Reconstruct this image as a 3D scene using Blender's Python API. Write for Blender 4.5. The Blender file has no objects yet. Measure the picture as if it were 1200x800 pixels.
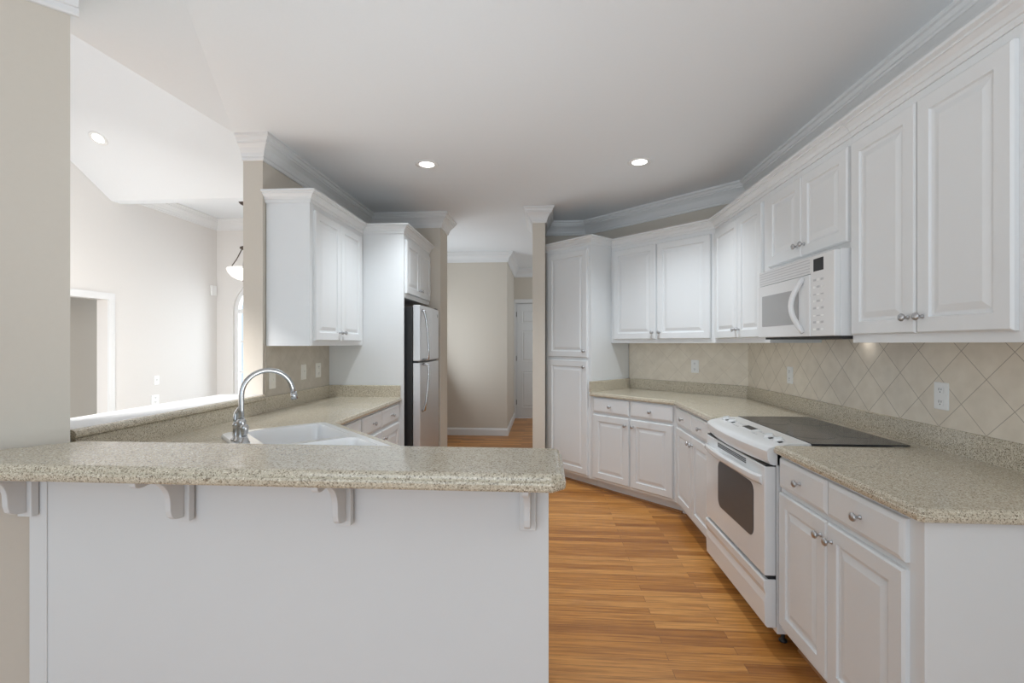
import bpy, bmesh, math, random
from mathutils import Vector, Matrix
random.seed(7)
C = bpy.context.scene.collection
PI = math.pi
R2 = math.sqrt(0.5)

# ------------------------------------------------------------------ camera, world, lights, exposure
F_PX = 545.0
TH = math.atan(38 / F_PX)
cam_d = bpy.data.cameras.new('camera'); cam = bpy.data.objects.new('camera', cam_d); C.objects.link(cam)
cam_d.sensor_width = 36.0; cam_d.lens = 36.0 * F_PX / 1200.0; cam_d.shift_y = 2.0 / 1200.0
cam_d.clip_start = 0.02
cam.location = (0, 0, 1.37); cam.rotation_euler = (PI / 2, 0, TH)
bpy.context.scene.camera = cam
vs = bpy.context.scene.view_settings
vs.view_transform = 'Standard'; vs.look = 'None'; vs.gamma = 1; vs.use_curve_mapping = False
vs.exposure = 0.06

world = bpy.data.worlds.new('sky'); bpy.context.scene.world = world; world.use_nodes = True
bg = world.node_tree.nodes['Background']
bg.inputs['Color'].default_value = (0.72, 0.865, 1.0, 1); bg.inputs['Strength'].default_value = 0.95

def area(name, loc, rot, sx, sy, power, color=(1, 1, 1)):
    d = bpy.data.lights.new(name, 'AREA'); d.shape = 'RECTANGLE'; d.size = sx; d.size_y = sy
    d.energy = power; d.color = color
    o = bpy.data.objects.new(name, d); o.location = loc; o.rotation_euler = rot; C.objects.link(o); return o
def spot(name, loc, power, angle=120, blend=0.6, color=(1, 0.95, 0.88), rot=(0, 0, 0), radius=0.05):
    d = bpy.data.lights.new(name, 'SPOT'); d.energy = power; d.spot_size = math.radians(angle); d.spot_blend = blend
    d.color = color; d.shadow_soft_size = radius
    o = bpy.data.objects.new(name, d); o.location = loc; o.rotation_euler = rot; C.objects.link(o); return o
COOL = (0.84, 0.93, 1.0)
# added fill lamp behind the camera, lifts the left of the bar panel
area('family_fill', (-1.2, -2.2, 1.5), (PI / 2, 0, 0), 2.4, 2.2, 30, (0.78, 0.90, 1.0))
# added upward lamp behind the camera, brightens the ceiling
area('ceiling_fill', (0.7, -0.95, 1.6), (PI - 0.1, 0, 0), 1.2, 1.5, 27, COOL)
# added uplight hidden behind the raised bar, evens out ceiling and cabinets
area('counter_fill', (-0.42, 1.62, 0.955), (PI - 0.35, 0, 0), 0.7, 0.35, 10, COOL)
# added lamp hidden behind the angled wall, brightens the living room walls
area('living_fill', (-2.9, 2.0, 1.7), (PI / 2 - 0.85, 0, 0.85), 0.9, 1.2, 92, (1.0, 0.985, 0.97))
area('daylight_arched_window', (-3.91, 6.62, 1.4), (-PI / 2, 0, 0), 0.9, 1.8, 30, COOL)
area('daylight_foyer', (-1.75, 6.0, 1.5), (PI / 2 + 0.45, 0, -PI / 2), 1.2, 1.8, 18, COOL)
area('hall_fill', (1.1, 7.6, 1.7), (PI / 2, 0, PI / 2), 1.2, 1.8, 9, COOL)  # added fill lamp out of view, brightens the far hall and its door

# ------------------------------------------------------------------ materials
def mat(name, col, rough=0.5, metal=0.0, spec=0.5, coat=0.0, emit=None, estr=0.0):
    m = bpy.data.materials.new(name); m.use_nodes = True
    b = m.node_tree.nodes['Principled BSDF']
    b.inputs['Base Color'].default_value = (*col, 1); b.inputs['Roughness'].default_value = rough
    b.inputs['Metallic'].default_value = metal; b.inputs['Specular IOR Level'].default_value = spec
    b.inputs['Coat Weight'].default_value = coat
    if emit:
        b.inputs['Emission Color'].default_value = (*emit, 1); b.inputs['Emission Strength'].default_value = estr
    return m
def nodes(m): return m.node_tree.nodes, m.node_tree.links, m.node_tree.nodes['Principled BSDF']
def speckle_var(m, scale=60, amt=0.03):
    """a faint procedural unevenness in a painted colour"""
    n, l, b = nodes(m)
    col = tuple(b.inputs['Base Color'].default_value)
    tc = n.new('ShaderNodeTexCoord'); t = n.new('ShaderNodeTexNoise'); t.inputs['Scale'].default_value = scale
    r = n.new('ShaderNodeValToRGB')
    r.color_ramp.elements[0].color = (*[c * (1 - amt) for c in col[:3]], 1)
    r.color_ramp.elements[1].color = (*[min(1, c * (1 + amt)) for c in col[:3]], 1)
    l.new(tc.outputs['Object'], t.inputs['Vector']); l.new(t.outputs['Fac'], r.inputs['Fac']); l.new(r.outputs['Color'], b.inputs['Base Color'])
    return m
M = {}
M['white'] = speckle_var(mat('white_cabinet_paint', (0.785, 0.795, 0.80), 0.32), 8, 0.01)
M['trim'] = speckle_var(mat('white_trim_paint', (0.80, 0.80, 0.80), 0.4), 8, 0.01)
M['ceil'] = speckle_var(mat('ceiling_paint', (0.845, 0.865, 0.885), 0.9, spec=0.1), 90, 0.012)
M['beige'] = speckle_var(mat('beige_wall_paint', (0.66, 0.605, 0.53), 0.75, spec=0.2), 70, 0.015)
M['pale'] = speckle_var(mat('pale_wall_paint', (0.78, 0.755, 0.73), 0.75, spec=0.2), 70, 0.012)
M['enamel'] = mat('white_appliance_enamel', (0.82, 0.82, 0.82), 0.18, coat=0.3)
M['porcelain'] = mat('white_porcelain', (0.86, 0.86, 0.86), 0.12, coat=0.5)
M['nickel'] = mat('brushed_nickel', (0.52, 0.52, 0.53), 0.33, metal=1.0)
M['chrome'] = mat('satin_chrome', (0.52, 0.53, 0.54), 0.27, metal=1.0)
M['black'] = mat('black_plastic', (0.015, 0.015, 0.016), 0.35)
M['darkplate'] = mat('dark_base_plastic', (0.03, 0.03, 0.03), 0.6)  # dark plastic of the microwave's base plate
M['glass_black'] = mat('black_ceramic_glass', (0.035, 0.035, 0.04), 0.15, spec=0.35)
M['burner'] = mat('grey_burner_print', (0.085, 0.085, 0.09), 0.2)
M['oven_glass'] = mat('oven_window_glass', (0.10, 0.10, 0.105), 0.3, spec=0.25)
M['mw_glass'] = mat('microwave_window_mesh', (0.42, 0.42, 0.42), 0.2, coat=0.3)
M['greymark'] = mat('grey_print', (0.52, 0.52, 0.53), 0.5)
M['plate'] = mat('white_plastic_plate', (0.88, 0.88, 0.87), 0.35)
M['ivory'] = mat('ivory_plastic_plate', (0.86, 0.83, 0.76), 0.35)
M['bronze'] = mat('oil_rubbed_bronze', (0.10, 0.075, 0.06), 0.45, metal=0.8)
M['lens'] = mat('lit_lamp_lens', (1, 1, 1), 0.5, emit=(1, 0.97, 0.92), estr=6.0)
M['bowl'] = mat('frosted_glass_bowl', (0.9, 0.88, 0.85), 0.4, emit=(1, 0.95, 0.88), estr=0.35)
M['shoe'] = mat('oak_shoe_moulding', (0.42, 0.21, 0.09), 0.4)

def stainless():
    m = mat('stainless_steel', (0.70, 0.70, 0.71), 0.4, metal=1.0)
    n, l, b = nodes(m)
    tc = n.new('ShaderNodeTexCoord'); mp = n.new('ShaderNodeMapping'); mp.inputs['Scale'].default_value = (3, 300, 3)
    t = n.new('ShaderNodeTexNoise'); t.inputs['Scale'].default_value = 4
    r = n.new('ShaderNodeMapRange'); r.inputs['To Min'].default_value = 0.36; r.inputs['To Max'].default_value = 0.50
    l.new(tc.outputs['Object'], mp.inputs['Vector']); l.new(mp.outputs['Vector'], t.inputs['Vector'])
    l.new(t.outputs['Fac'], r.inputs['Value']); l.new(r.outputs['Result'], b.inputs['Roughness'])
    return m
M['steel'] = stainless()

def stone():
    m = mat('speckled_solid_surface', (0.6, 0.56, 0.48), 0.25, coat=0.42)
    n, l, b = nodes(m)
    b.inputs['Coat Roughness'].default_value = 0.06
    tc = n.new('ShaderNodeTexCoord')
    v = n.new('ShaderNodeTexVoronoi'); v.inputs['Scale'].default_value = 330
    s = n.new('ShaderNodeSeparateColor')
    r = n.new('ShaderNodeValToRGB'); cr = r.color_ramp; cr.interpolation = 'CONSTANT'
    stops = [(0.0, (0.24, 0.195, 0.14)), (0.08, (0.41, 0.35, 0.26)), (0.24, (0.56, 0.495, 0.385)),
             (0.55, (0.63, 0.565, 0.445)), (0.80, (0.69, 0.625, 0.50)), (0.93, (0.79, 0.73, 0.61))]
    cr.elements[0].position = 0; cr.elements[0].color = (*stops[0][1], 1)
    cr.elements[1].position = stops[1][0]; cr.elements[1].color = (*stops[1][1], 1)
    for p, c in stops[2:]:
        e = cr.elements.new(p); e.color = (*c, 1)
    l.new(tc.outputs['Object'], v.inputs['Vector']); l.new(v.outputs['Color'], s.inputs['Color'])
    l.new(s.outputs['Red'], r.inputs['Fac']); l.new(r.outputs['Color'], b.inputs['Base Color'])
    return m
M['stone'] = stone()

def oak():
    m = mat('oak_strip_floor', (0.5, 0.27, 0.12), 0.36, coat=0.05)
    n, l, b = nodes(m)
    tc = n.new('ShaderNodeTexCoord')
    br = n.new('ShaderNodeTexBrick'); br.offset = 0.37; br.offset_frequency = 2; br.squash = 1.0
    br.inputs['Scale'].default_value = 1.0; br.inputs['Brick Width'].default_value = 0.85; br.inputs['Row Height'].default_value = 0.057
    br.inputs['Mortar Size'].default_value = 0.0009; br.inputs['Mortar Smooth'].default_value = 0.1
    br.inputs['Color1'].default_value = (0.0, 0, 0, 1); br.inputs['Color2'].default_value = (1, 1, 1, 1); br.inputs['Mortar'].default_value = (0.1, 0.1, 0.1, 1)
    l.new(tc.outputs['Object'], br.inputs['Vector'])
    # shift the grain per row
    mp = n.new('ShaderNodeMapping'); mp.inputs['Scale'].default_value = (1.6, 34, 1)
    add = n.new('ShaderNodeVectorMath'); add.operation = 'MULTIPLY_ADD'
    add.inputs[1].default_value = (7, 3, 5)
    l.new(tc.outputs['Object'], mp.inputs['Vector'])
    l.new(br.outputs['Color'], add.inputs[0]); l.new(mp.outputs['Vector'], add.inputs[2])
    g = n.new('ShaderNodeTexNoise'); g.inputs['Scale'].default_value = 2.2; g.inputs['Detail'].default_value = 6; g.inputs['Roughness'].default_value = 0.62
    l.new(add.outputs['Vector'], g.inputs['Vector'])
    tone = n.new('ShaderNodeValToRGB')
    e = tone.color_ramp.elements
    e[0].position = 0; e[0].color = (0.40, 0.155, 0.034, 1); e[1].position = 1; e[1].color = (0.72, 0.345, 0.098, 1)
    k = tone.color_ramp.elements.new(0.5); k.color = (0.58, 0.25, 0.056, 1)
    sep = n.new('ShaderNodeSeparateColor'); l.new(br.outputs['Color'], sep.inputs['Color']); l.new(sep.outputs['Red'], tone.inputs['Fac'])
    gr = n.new('ShaderNodeValToRGB'); e = gr.color_ramp.elements
    e[0].position = 0.33; e[0].color = (0.55, 0.47, 0.40, 1); e[1].position = 0.60; e[1].color = (1.05, 1.04, 1.02, 1)
    l.new(g.outputs['Fac'], gr.inputs['Fac'])
    mx = n.new('ShaderNodeMix'); mx.data_type = 'RGBA'; mx.blend_type = 'MULTIPLY'; mx.inputs['Factor'].default_value = 0.85
    l.new(tone.outputs['Color'], mx.inputs['A']); l.new(gr.outputs['Color'], mx.inputs['B'])
    mo = n.new('ShaderNodeMix'); mo.data_type = 'RGBA'; mo.inputs['B'].default_value = (0.20, 0.09, 0.035, 1)
    l.new(br.outputs['Fac'], mo.inputs['Factor']); l.new(mx.outputs['Result'], mo.inputs['A'])
    l.new(mo.outputs['Result'], b.inputs['Base Color'])
    return m
M['oak'] = oak()

def tile(name='tumbled_diamond_tile', mortar=(0.46, 0.40, 0.325, 1), k=1.0):
    m = mat(name, (0.55, 0.49, 0.41), 0.55)
    n, l, b = nodes(m)
    tc = n.new('ShaderNodeTexCoord'); sp = n.new('ShaderNodeSeparateXYZ'); cb = n.new('ShaderNodeCombineXYZ')
    l.new(tc.outputs['Object'], sp.inputs['Vector'])
    l.new(sp.outputs['X'], cb.inputs['X']); l.new(sp.outputs['Z'], cb.inputs['Y'])
    mp = n.new('ShaderNodeMapping'); mp.inputs['Rotation'].default_value = (0, 0, PI / 4)
    l.new(cb.outputs['Vector'], mp.inputs['Vector'])
    br = n.new('ShaderNodeTexBrick'); br.offset = 0.0; br.inputs['Scale'].default_value = 1
    br.inputs['Brick Width'].default_value = 0.153; br.inputs['Row Height'].default_value = 0.153
    br.inputs['Mortar Size'].default_value = 0.0016; br.inputs['Mortar Smooth'].default_value = 0.2
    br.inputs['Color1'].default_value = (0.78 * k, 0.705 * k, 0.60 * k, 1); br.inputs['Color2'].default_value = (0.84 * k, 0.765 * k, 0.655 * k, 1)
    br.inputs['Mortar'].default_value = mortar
    l.new(mp.outputs['Vector'], br.inputs['Vector'])
    t = n.new('ShaderNodeTexNoise'); t.inputs['Scale'].default_value = 14; t.inputs['Detail'].default_value = 5
    l.new(tc.outputs['Object'], t.inputs['Vector'])
    r = n.new('ShaderNodeValToRGB'); e = r.color_ramp.elements
    e[0].position = 0.3; e[0].color = (0.93, 0.92, 0.90, 1); e[1].position = 0.7; e[1].color = (1.04, 1.04, 1.04, 1)
    l.new(t.outputs['Fac'], r.inputs['Fac'])
    mx = n.new('ShaderNodeMix'); mx.data_type = 'RGBA'; mx.blend_type = 'MULTIPLY'; mx.inputs['Factor'].default_value = 1
    l.new(br.outputs['Color'], mx.inputs['A']); l.new(r.outputs['Color'], mx.inputs['B']); l.new(mx.outputs['Result'], b.inputs['Base Color'])
    return m
M['tile'] = tile()
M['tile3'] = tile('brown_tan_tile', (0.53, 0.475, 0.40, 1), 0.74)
M['tile2'] = tile('tan_tile_pale_grout', (0.68, 0.61, 0.515, 1))

def glass():
    m = mat('clear_window_glass', (1, 1, 1), 0.02)
    nodes(m)[2].inputs['Transmission Weight'].default_value = 1.0
    nodes(m)[2].inputs['IOR'].default_value = 1.02
    return m
M['glass'] = glass()

# ------------------------------------------------------------------ mesh helpers
def inset_poly(pts, d):
    """offset a CCW polygon inwards by d with mitred corners"""
    n = len(pts); out = []
    for i in range(n):
        p0, p1, p2 = Vector(pts[i - 1]), Vector(pts[i]), Vector(pts[(i + 1) % n])
        a = (p1 - p0).normalized(); b = (p2 - p1).normalized()
        na = Vector((-a.y, a.x)); nb = Vector((-b.y, b.x))
        m = (na + nb); m = m / max(1e-6, m.dot(na))
        q = p1 + m * d; out.append((q.x, q.y))
    return out
def round_rect(x0, y0, x1, y1, r, n=5):
    pts = []
    for cx, cy, a0 in ((x1 - r, y0 + r, -90), (x1 - r, y1 - r, 0), (x0 + r, y1 - r, 90), (x0 + r, y0 + r, 180)):
        for k in range(n + 1):
            a = math.radians(a0 + 90 * k / n); pts.append((cx + r * math.cos(a), cy + r * math.sin(a)))
    return pts

class MB:
    def __init__(s): s.bm = bmesh.new()
    def face(s, vs, smooth=False):
        try:
            f = s.bm.faces.new(vs); f.smooth = smooth; return f
        except ValueError: return None
    def box(s, x0, y0, z0, x1, y1, z1):
        v = [s.bm.verts.new(p) for p in ((x0, y0, z0), (x1, y0, z0), (x1, y1, z0), (x0, y1, z0), (x0, y0, z1), (x1, y0, z1), (x1, y1, z1), (x0, y1, z1))]
        for q in ((3, 2, 1, 0), (4, 5, 6, 7), (0, 1, 5, 4), (1, 2, 6, 5), (2, 3, 7, 6), (3, 0, 4, 7)): s.face([v[i] for i in q])
        return s
    def loft(s, loops, closed=True, cap0=True, cap1=True, smooth=False):
        rings = [[s.bm.verts.new(p) for p in lp] for lp in loops]
        n = len(rings[0])
        for a, b in zip(rings, rings[1:]):
            for i in range(n if closed else n - 1):
                j = (i + 1) % n; s.face([a[i], a[j], b[j], b[i]], smooth)
        if cap0: s.face(list(reversed(rings[0])))
        if cap1: s.face(rings[-1])
        return rings
    def prism(s, pts, z0, z1):
        s.loft([[(x, y, z0) for x, y in pts], [(x, y, z1) for x, y in pts]]); return s
    def prism_x(s, pts, x0, x1):            # profile in (y, z)
        s.loft([[(x0, y, z) for y, z in pts], [(x1, y, z) for y, z in pts]]); return s
    def plate(s, outer, holes, z0, z1, edge=None):
        """slab with holes; edge = list of (inset, z) from bottom to top for the outer rim"""
        edge = edge or [(0, z0), (0, z1)]
        loops = [[(x, y, z) for x, y in (inset_poly(outer, d) if d else outer)] for d, z in edge]
        rings = s.loft(loops, cap0=False, cap1=False)
        hr = []
        for h in holes:
            hr.append(s.loft([[(x, y, z1) for x, y in h], [(x, y, z0) for x, y in h]], cap0=False, cap1=False))
        for top, k, up in ((rings[-1], 0, 1), (rings[0], -1, -1)):
            es = []
            for ring in [top] + [h[k] for h in hr]:
                for i in range(len(ring)):
                    e = s.bm.edges.get((ring[i], ring[(i + 1) % len(ring)]))
                    es.append(e)
            g = bmesh.ops.triangle_fill(s.bm, use_beauty=True, use_dissolve=False, edges=es, normal=(0, 0, up))
        return s
    def lathe(s, prof, axis='z', n=20, o=(0, 0, 0), smooth=True):
        loops = []
        for r, h in prof:
            lp = []
            for k in range(n):
                a = 2 * PI * k / n; u, v = r * math.cos(a), r * math.sin(a)
                p = {'z': (u, v, h), 'y': (u, h, -v), 'x': (h, u, v)}[axis]
                lp.append((p[0] + o[0], p[1] + o[1], p[2] + o[2]))
            loops.append(lp)
        s.loft(loops, smooth=smooth); return s
    def tube(s, path, r, n=12, smooth=True):
        path = [Vector(p) for p in path]; rs = r if isinstance(r, (list, tuple)) else [r] * len(path)
        loops = []; up = None
        for i, p in enumerate(path):
            t = (path[min(i + 1, len(path) - 1)] - path[max(i - 1, 0)]).normalized()
            if up is None:
                up = Vector((0, 0, 1)) if abs(t.z) < 0.9 else Vector((1, 0, 0))
            u = t.cross(up).normalized(); w = u.cross(t).normalized(); up = w
            loops.append([p + (u * math.cos(2 * PI * k / n) + w * math.sin(2 * PI * k / n)) * rs[i] for k in range(n)])
        s.loft(loops, smooth=smooth); return s
    def build(s, name, m, parent=None, loc=(0, 0, 0), rot=(0, 0, 0), bevel=0.0, seg=2, shift=None):
        bmesh.ops.recalc_face_normals(s.bm, faces=s.bm.faces[:])
        if shift: bmesh.ops.translate(s.bm, verts=s.bm.verts[:], vec=shift)
        me = bpy.data.meshes.new(name); s.bm.to_mesh(me); s.bm.free(); me.materials.append(m)
        o = bpy.data.objects.new(name, me); C.objects.link(o); o.location = loc; o.rotation_euler = rot
        if parent: o.parent = parent
        if bevel:
            b = o.modifiers.new('bevel', 'BEVEL'); b.width = bevel; b.segments = seg; b.limit_method = 'ANGLE'; b.angle_limit = math.radians(40)
        return o

def tag(o, label=None, cat=None, group=None, kind=None):
    if label: o['label'] = label
    if cat: o['category'] = cat
    if group: o['group'] = group
    if kind: o['kind'] = kind
    return o
def thing(name, label, cat, loc=(0, 0, 0), rz=0, group=None):
    o = bpy.data.objects.new(name, None); C.objects.link(o); o.empty_display_size = 0.1
    o.location = loc; o.rotation_euler = (0, 0, rz); return tag(o, label, cat, group)
def struct(o, label, cat): return tag(o, label, cat, None, 'structure')
def copy_tree(o, parent=None):
    c = o.copy(); C.objects.link(c)
    if parent: c.parent = parent
    for ch in list(o.children): copy_tree(ch, c)
    return c

def sweep_rings(path, prof, side=1, closed=False):
    """path of (x,y); prof of (out, z); side=+1: out is to the left of the walking direction"""
    P = [Vector(p) for p in path]; rings = []
    for i, p in enumerate(P):
        a = (P[i] - P[i - 1]).normalized() if i else (P[1] - P[0]).normalized()
        b = (P[i + 1] - P[i]).normalized() if i < len(P) - 1 else a
        na = Vector((-a.y, a.x)) * side; nb = Vector((-b.y, b.x)) * side
        m = na + nb; m = m / m.dot(na)
        rings.append([(p.x + m.x * o, p.y + m.y * o, z) for o, z in prof])
    return rings
def sweep(path, prof, side, name, m, parent=None, i0=0, i1=None, clipx=None):
    rings = sweep_rings(path, prof, side); rings = rings[i0:(i1 + 1 if i1 is not None else None)]
    if parent:
        for a_, b_ in ((0, 1), (-1, -2)):
            v = Vector(rings[b_][0]) - Vector(rings[a_][0]); v = v.normalized() * 0.0008
            rings[a_] = [(p[0] + v.x, p[1] + v.y, p[2]) for p in rings[a_]]
    if clipx is not None:
        d = (Vector(path[1]) - Vector(path[0])).normalized()
        rings[0] = [(clipx, p[1] + d.y * (clipx - p[0]) / d.x, p[2]) for p in rings[0]]
    b = MB(); b.loft(rings)
    o = b.build(name, m)
    if parent:
        o.parent = parent; o.matrix_parent_inverse = (Matrix.Translation(parent.location) @ Matrix.Rotation(parent.rotation_euler.z, 4, 'Z')).inverted()
    return o

# ------------------------------------------------------------------ key dimensions (metres)
H = 2.72            # kitchen ceiling
XR = 1.70           # right wall
XL = -1.85          # left wall, kitchen face
XL2 = -1.984        # its living-room face
SD = 5.70           # diagonal wall: x + y = SD
YB = 5.235          # short back wall by the pantry
Y1 = -3.0           # back of the family room
CT = 0.914          # counter top

# ------------------------------------------------------------------ structure
fl = MB(); fl.box(-7.2, Y1 - 0.2, -0.06, 2.6, 9.4, 0.0)
cpt = MB(); cpt.box(-5.9, 1.75, 0.001, -2.0, 6.24, 0.012)
M['carpet'] = speckle_var(mat('bounce_carpet', (0.66, 0.64, 0.61), 0.95, spec=0.05), 220, 0.06)  # unseen floor covering, added to bounce brighter neutral light into the living room
struct(cpt.build('floor_living', M['carpet']), 'unseen pale carpet added to bounce light in the living room beyond the low wall', 'floor')
struct(fl.build('floor', M['oak']), 'warm oak strip floor running crosswise through kitchen and hall', 'floor')

# crease where the flat ceiling turns into the sloped soffit towards the living room
A = (-1.955, 2.86, H); B = (-1.415, 1.735, H)
cb = MB()
k = (B[0] - A[0]) / (B[1] - A[1])
yE = -1.0; xE = A[0] + k * (yE - A[1])
flat = [(XL2, 9.0), (XL2, A[1]), (A[0], A[1]), (xE, yE), (xE, Y1), (2.1, Y1), (2.1, 9.0)]
cb.prism(flat, H, H + 0.10)
struct(cb.build('ceiling', M['ceil']), 'flat white kitchen ceiling with two recessed lights', 'ceiling')
# sloped soffit, a wedge below the crease line on the living-room side
dz = -0.085 / 1.12
def low(y): return H + dz * (A[1] - y)
sb = MB()
Lw = [(-1.99, A[1], H), (-1.93, 1.72, low(1.72)), (-1.80, yE, low(yE))]
Up = [(A[0], A[1], H), (B[0], B[1], H), (xE, yE, H)]
v = [sb.bm.verts.new(p) for p in Lw + Up]
t = [sb.bm.verts.new((p[0], p[1], H + 0.12)) for p in Lw + Up]
sb.face([v[0], v[1], v[4], v[3]]); sb.face([v[1], v[2], v[5], v[4]])
sb.face([t[0], t[3], t[4], t[1]]); sb.face([t[1], t[4], t[5], t[2]])
sb.face([v[0], t[0], t[1], v[1]]); sb.face([v[1], t[1], t[2], v[2]]); sb.face([v[2], t[2], t[5], v[5]])
sb.face([v[5], t[5], t[4], v[4]]); sb.face([v[4], t[4], t[3], v[3]]); sb.face([v[3], t[3], t[0], v[0]])
struct(sb.build('ceiling_slope', M['ceil']), 'sloped white ceiling strip over the open pass-through', 'ceiling')

def wall(name, pts, z0, z1, m, label):
    b = MB(); b.prism(pts, z0, z1); return struct(b.build(name, M[m]), label, 'wall')
c0 = (XR, SD - XR); c1 = (SD - YB, YB)
wall('wall_right', [(XR, Y1), (XR + 0.12, Y1), (XR + 0.12, c0[1] + 0.05), c0], 0, H + 0.05, 'beige', 'beige right wall behind the long row of white cabinets')
wall('wall_diagonal', [c0, (XR + 0.12, c0[1] + 0.05), (c1[0] + 0.05, YB + 0.12), c1], 0, H + 0.05, 'beige', 'beige diagonal corner wall behind the two-door wall cabinet')
wall('wall_pantry', [c1, (c1[0] + 0.05, YB + 0.12), (0.008, YB + 0.12), (0.008, YB)], 0, H + 0.05, 'beige', 'short beige wall strip above and behind the tall pantry')
wall('wall_stub', [(-0.118, 4.66), (0.008, 4.66), (0.008, YB + 0.12), (-0.118, YB + 0.12)], 0, H + 0.05, 'beige', 'narrow beige wall end between the hall and the pantry')
wall('wall_alcove', [(XL, 4.78), (-1.08, 4.78), (-1.08, 5.12), (XL, 5.12)], 0, H + 0.05, 'beige', 'beige wall end right of the refrigerator')
wall('wall_left', [(XL2, 2.94), (XL, 2.94), (XL, 5.12), (XL2, 5.12)], 0, H + 0.05, 'beige', 'beige left wall with its narrow end beside the pass-through and return behind the refrigerator')
wall('wall_hall', [(XL2, 6.87), (-0.55, 6.87), (-0.55, 8.6), (-0.67, 8.6), (-0.67, 6.99), (XL2, 6.99)], 0, H + 0.05, 'beige', 'beige hall wall beyond the kitchen with a white baseboard')
wall('wall_hall_side', [(XL2 - 0.1, 5.12), (XL2, 5.12), (XL2, 6.99), (XL2 - 0.1, 6.99)], 0, 3.3, 'pale', 'side wall closing the hall on the left')
wall('wall_hall_right', [(1.3, YB + 0.12), (1.42, YB + 0.12), (1.42, 8.6), (1.3, 8.6)], 0, H + 0.05, 'beige', 'hall wall on the right, hidden behind the pantry')
b = MB()
b.box(-0.55, 8.47, 0, -0.515, 8.6, H + 0.05); b.box(0.255, 8.47, 0, 1.3, 8.6, H + 0.05); b.box(-0.515, 8.47, 2.10, 0.255, 8.6, H + 0.05)
struct(b.build('wall_far', M['beige']), 'beige wall at the far end of the hall around the white door', 'wall')
# the angled wall (column) at the left edge of the photograph
wall('wall_column', [(-1.461, 1.338), (-1.86, 1.70), (-1.99, 1.70), (-1.99, 1.15), (-2.72, 0.32), (-2.6, 0.199)], 0, 2.66, 'beige', 'angled beige wall end at the left edge beside the bar')
wall('wall_family', [(-2.6, 0.199), (-2.72, 0.32), (-2.72, Y1), (-2.6, Y1)], 0, 2.66, 'beige', 'beige family room wall left of the camera')
wall('wall_knee', [(XL2, 1.70), (XL, 1.70), (XL, 2.94), (XL2, 2.94)], 0, 1.0, 'beige', 'low beige wall below the pass-through ledge')
# living room
WX = -4.6
b = MB()
b.box(WX - 0.12, 4.60, 0, WX, 6.36, 4.9); b.box(WX - 0.12, 1.0, 0, WX, 3.3, 6.0); b.box(WX - 0.12, 3.3, 1.83, WX, 4.60, 5.4)
struct(b.build('wall_living', M['pale']), 'pale living room wall with a cased opening seen through the pass-through', 'wall')
wall('wall_beyond', [(-6.0, 2.0), (-5.9, 2.0), (-5.9, 6.2), (-6.0, 6.2)], 0, 2.8, 'beige', 'greyish beige wall seen through the cased opening of the living room')
b = MB(); b.box(-6.0, 2.0, 2.5, WX - 0.12, 6.2, 2.6)
struct(b.build('ceiling_beyond', M['ceil']), 'ceiling of the room beyond the cased opening', 'ceiling')
# vaulted ceiling of the living room and the drop beam in front of the dining bay
YD, ZD = 4.64, 2.885
b = MB(); sl = 0.617
b.prism_x([(YD, ZD), (YD + 0.12, ZD), (YD + 0.12, ZD + 0.15), (1.0, ZD + 0.15 + sl * (YD + 0.12 - 1.0)), (1.0, ZD + sl * (YD - 1.0))], WX, XL2)
struct(b.build('ceiling_vault', M['ceil']), 'sloping white vaulted ceiling of the living room', 'ceiling')
b = MB(); b.box(WX, YD + 0.12, 3.10, XL2, 6.36, 3.2)
struct(b.build('ceiling_dining', M['ceil']), 'flat white ceiling of the dining bay behind the vault', 'ceiling')
b = MB(); b.box(XL2, 5.12, H, XL2 + 0.1, 6.4, 3.3); b.box(XL2, 2.94, H + 0.1, XL, 5.12, 5.0)
struct(b.build('wall_divider', M['pale']), 'upper wall between the kitchen and the dining bay', 'wall')
# far dining wall with the arched window hole
wx0, wx1, wsp, wr = -4.36, -3.46, 1.82, 0.45
wc = (wx0 + wx1) / 2
b = MB(); b.box(WX, 6.24, 0, wx0, 6.36, 3.2); b.box(wx1, 6.24, 0, XL2 - 0.1, 6.36, 3.2); b.box(wx0, 6.24, 0, wx1, 6.36, 0.5)
NA = 20
for i in range(NA):
    a0, a1 = PI - PI * i / NA, PI - PI * (i + 1) / NA
    xa, za = wc + wr * math.cos(a0), wsp + wr * math.sin(a0); xb, zb = wc + wr * math.cos(a1), wsp + wr * math.sin(a1)
    b.loft([[(xa, 6.24, za), (xb, 6.24, zb), (xb, 6.24, 3.2), (xa, 6.24, 3.2)], [(xa, 6.36, za), (xb, 6.36, zb), (xb, 6.36, 3.2), (xa, 6.36, 3.2)]])
struct(b.build('wall_dining', M['pale']), 'pale dining wall with the arched window', 'wall')
win = struct(thing('window_1', 'tall arched white window at the far end of the dining bay', 'window', (wc, 6.27, 0.5)), 'tall arched white window at the far end of the dining bay', 'window')
b = MB()
def arch_out(r, z0):
    return [(-r, z0)] + [(r * math.cos(PI - PI * i / NA), wsp - 0.5 + r * math.sin(PI - PI * i / NA)) for i in range(NA + 1)] + [(r, z0)]
o_, i_ = arch_out(wr, 0.0), arch_out(wr - 0.055, 0.055)
for i in range(len(o_)):
    j = (i + 1) % len(o_)
    q = [o_[i], o_[j], i_[j], i_[i]]
    b.loft([[(x, 0, z) for x, z in q], [(x, 0.07, z) for x, z in q]])
b.build('window_frame', M['trim'], win)
b = MB(); b.box(-wr + 0.05, 0.01, wsp - 0.53, wr - 0.05, 0.06, wsp - 0.47); b.box(-0.012, 0.02, 0.05, 0.012, 0.05, wsp - 0.5 + wr - 0.05)
for z in (0.45, 0.88): b.box(-wr + 0.05, 0.02, z, wr - 0.05, 0.05, z + 0.024)
b.build('muntin', M['trim'], win)
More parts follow.
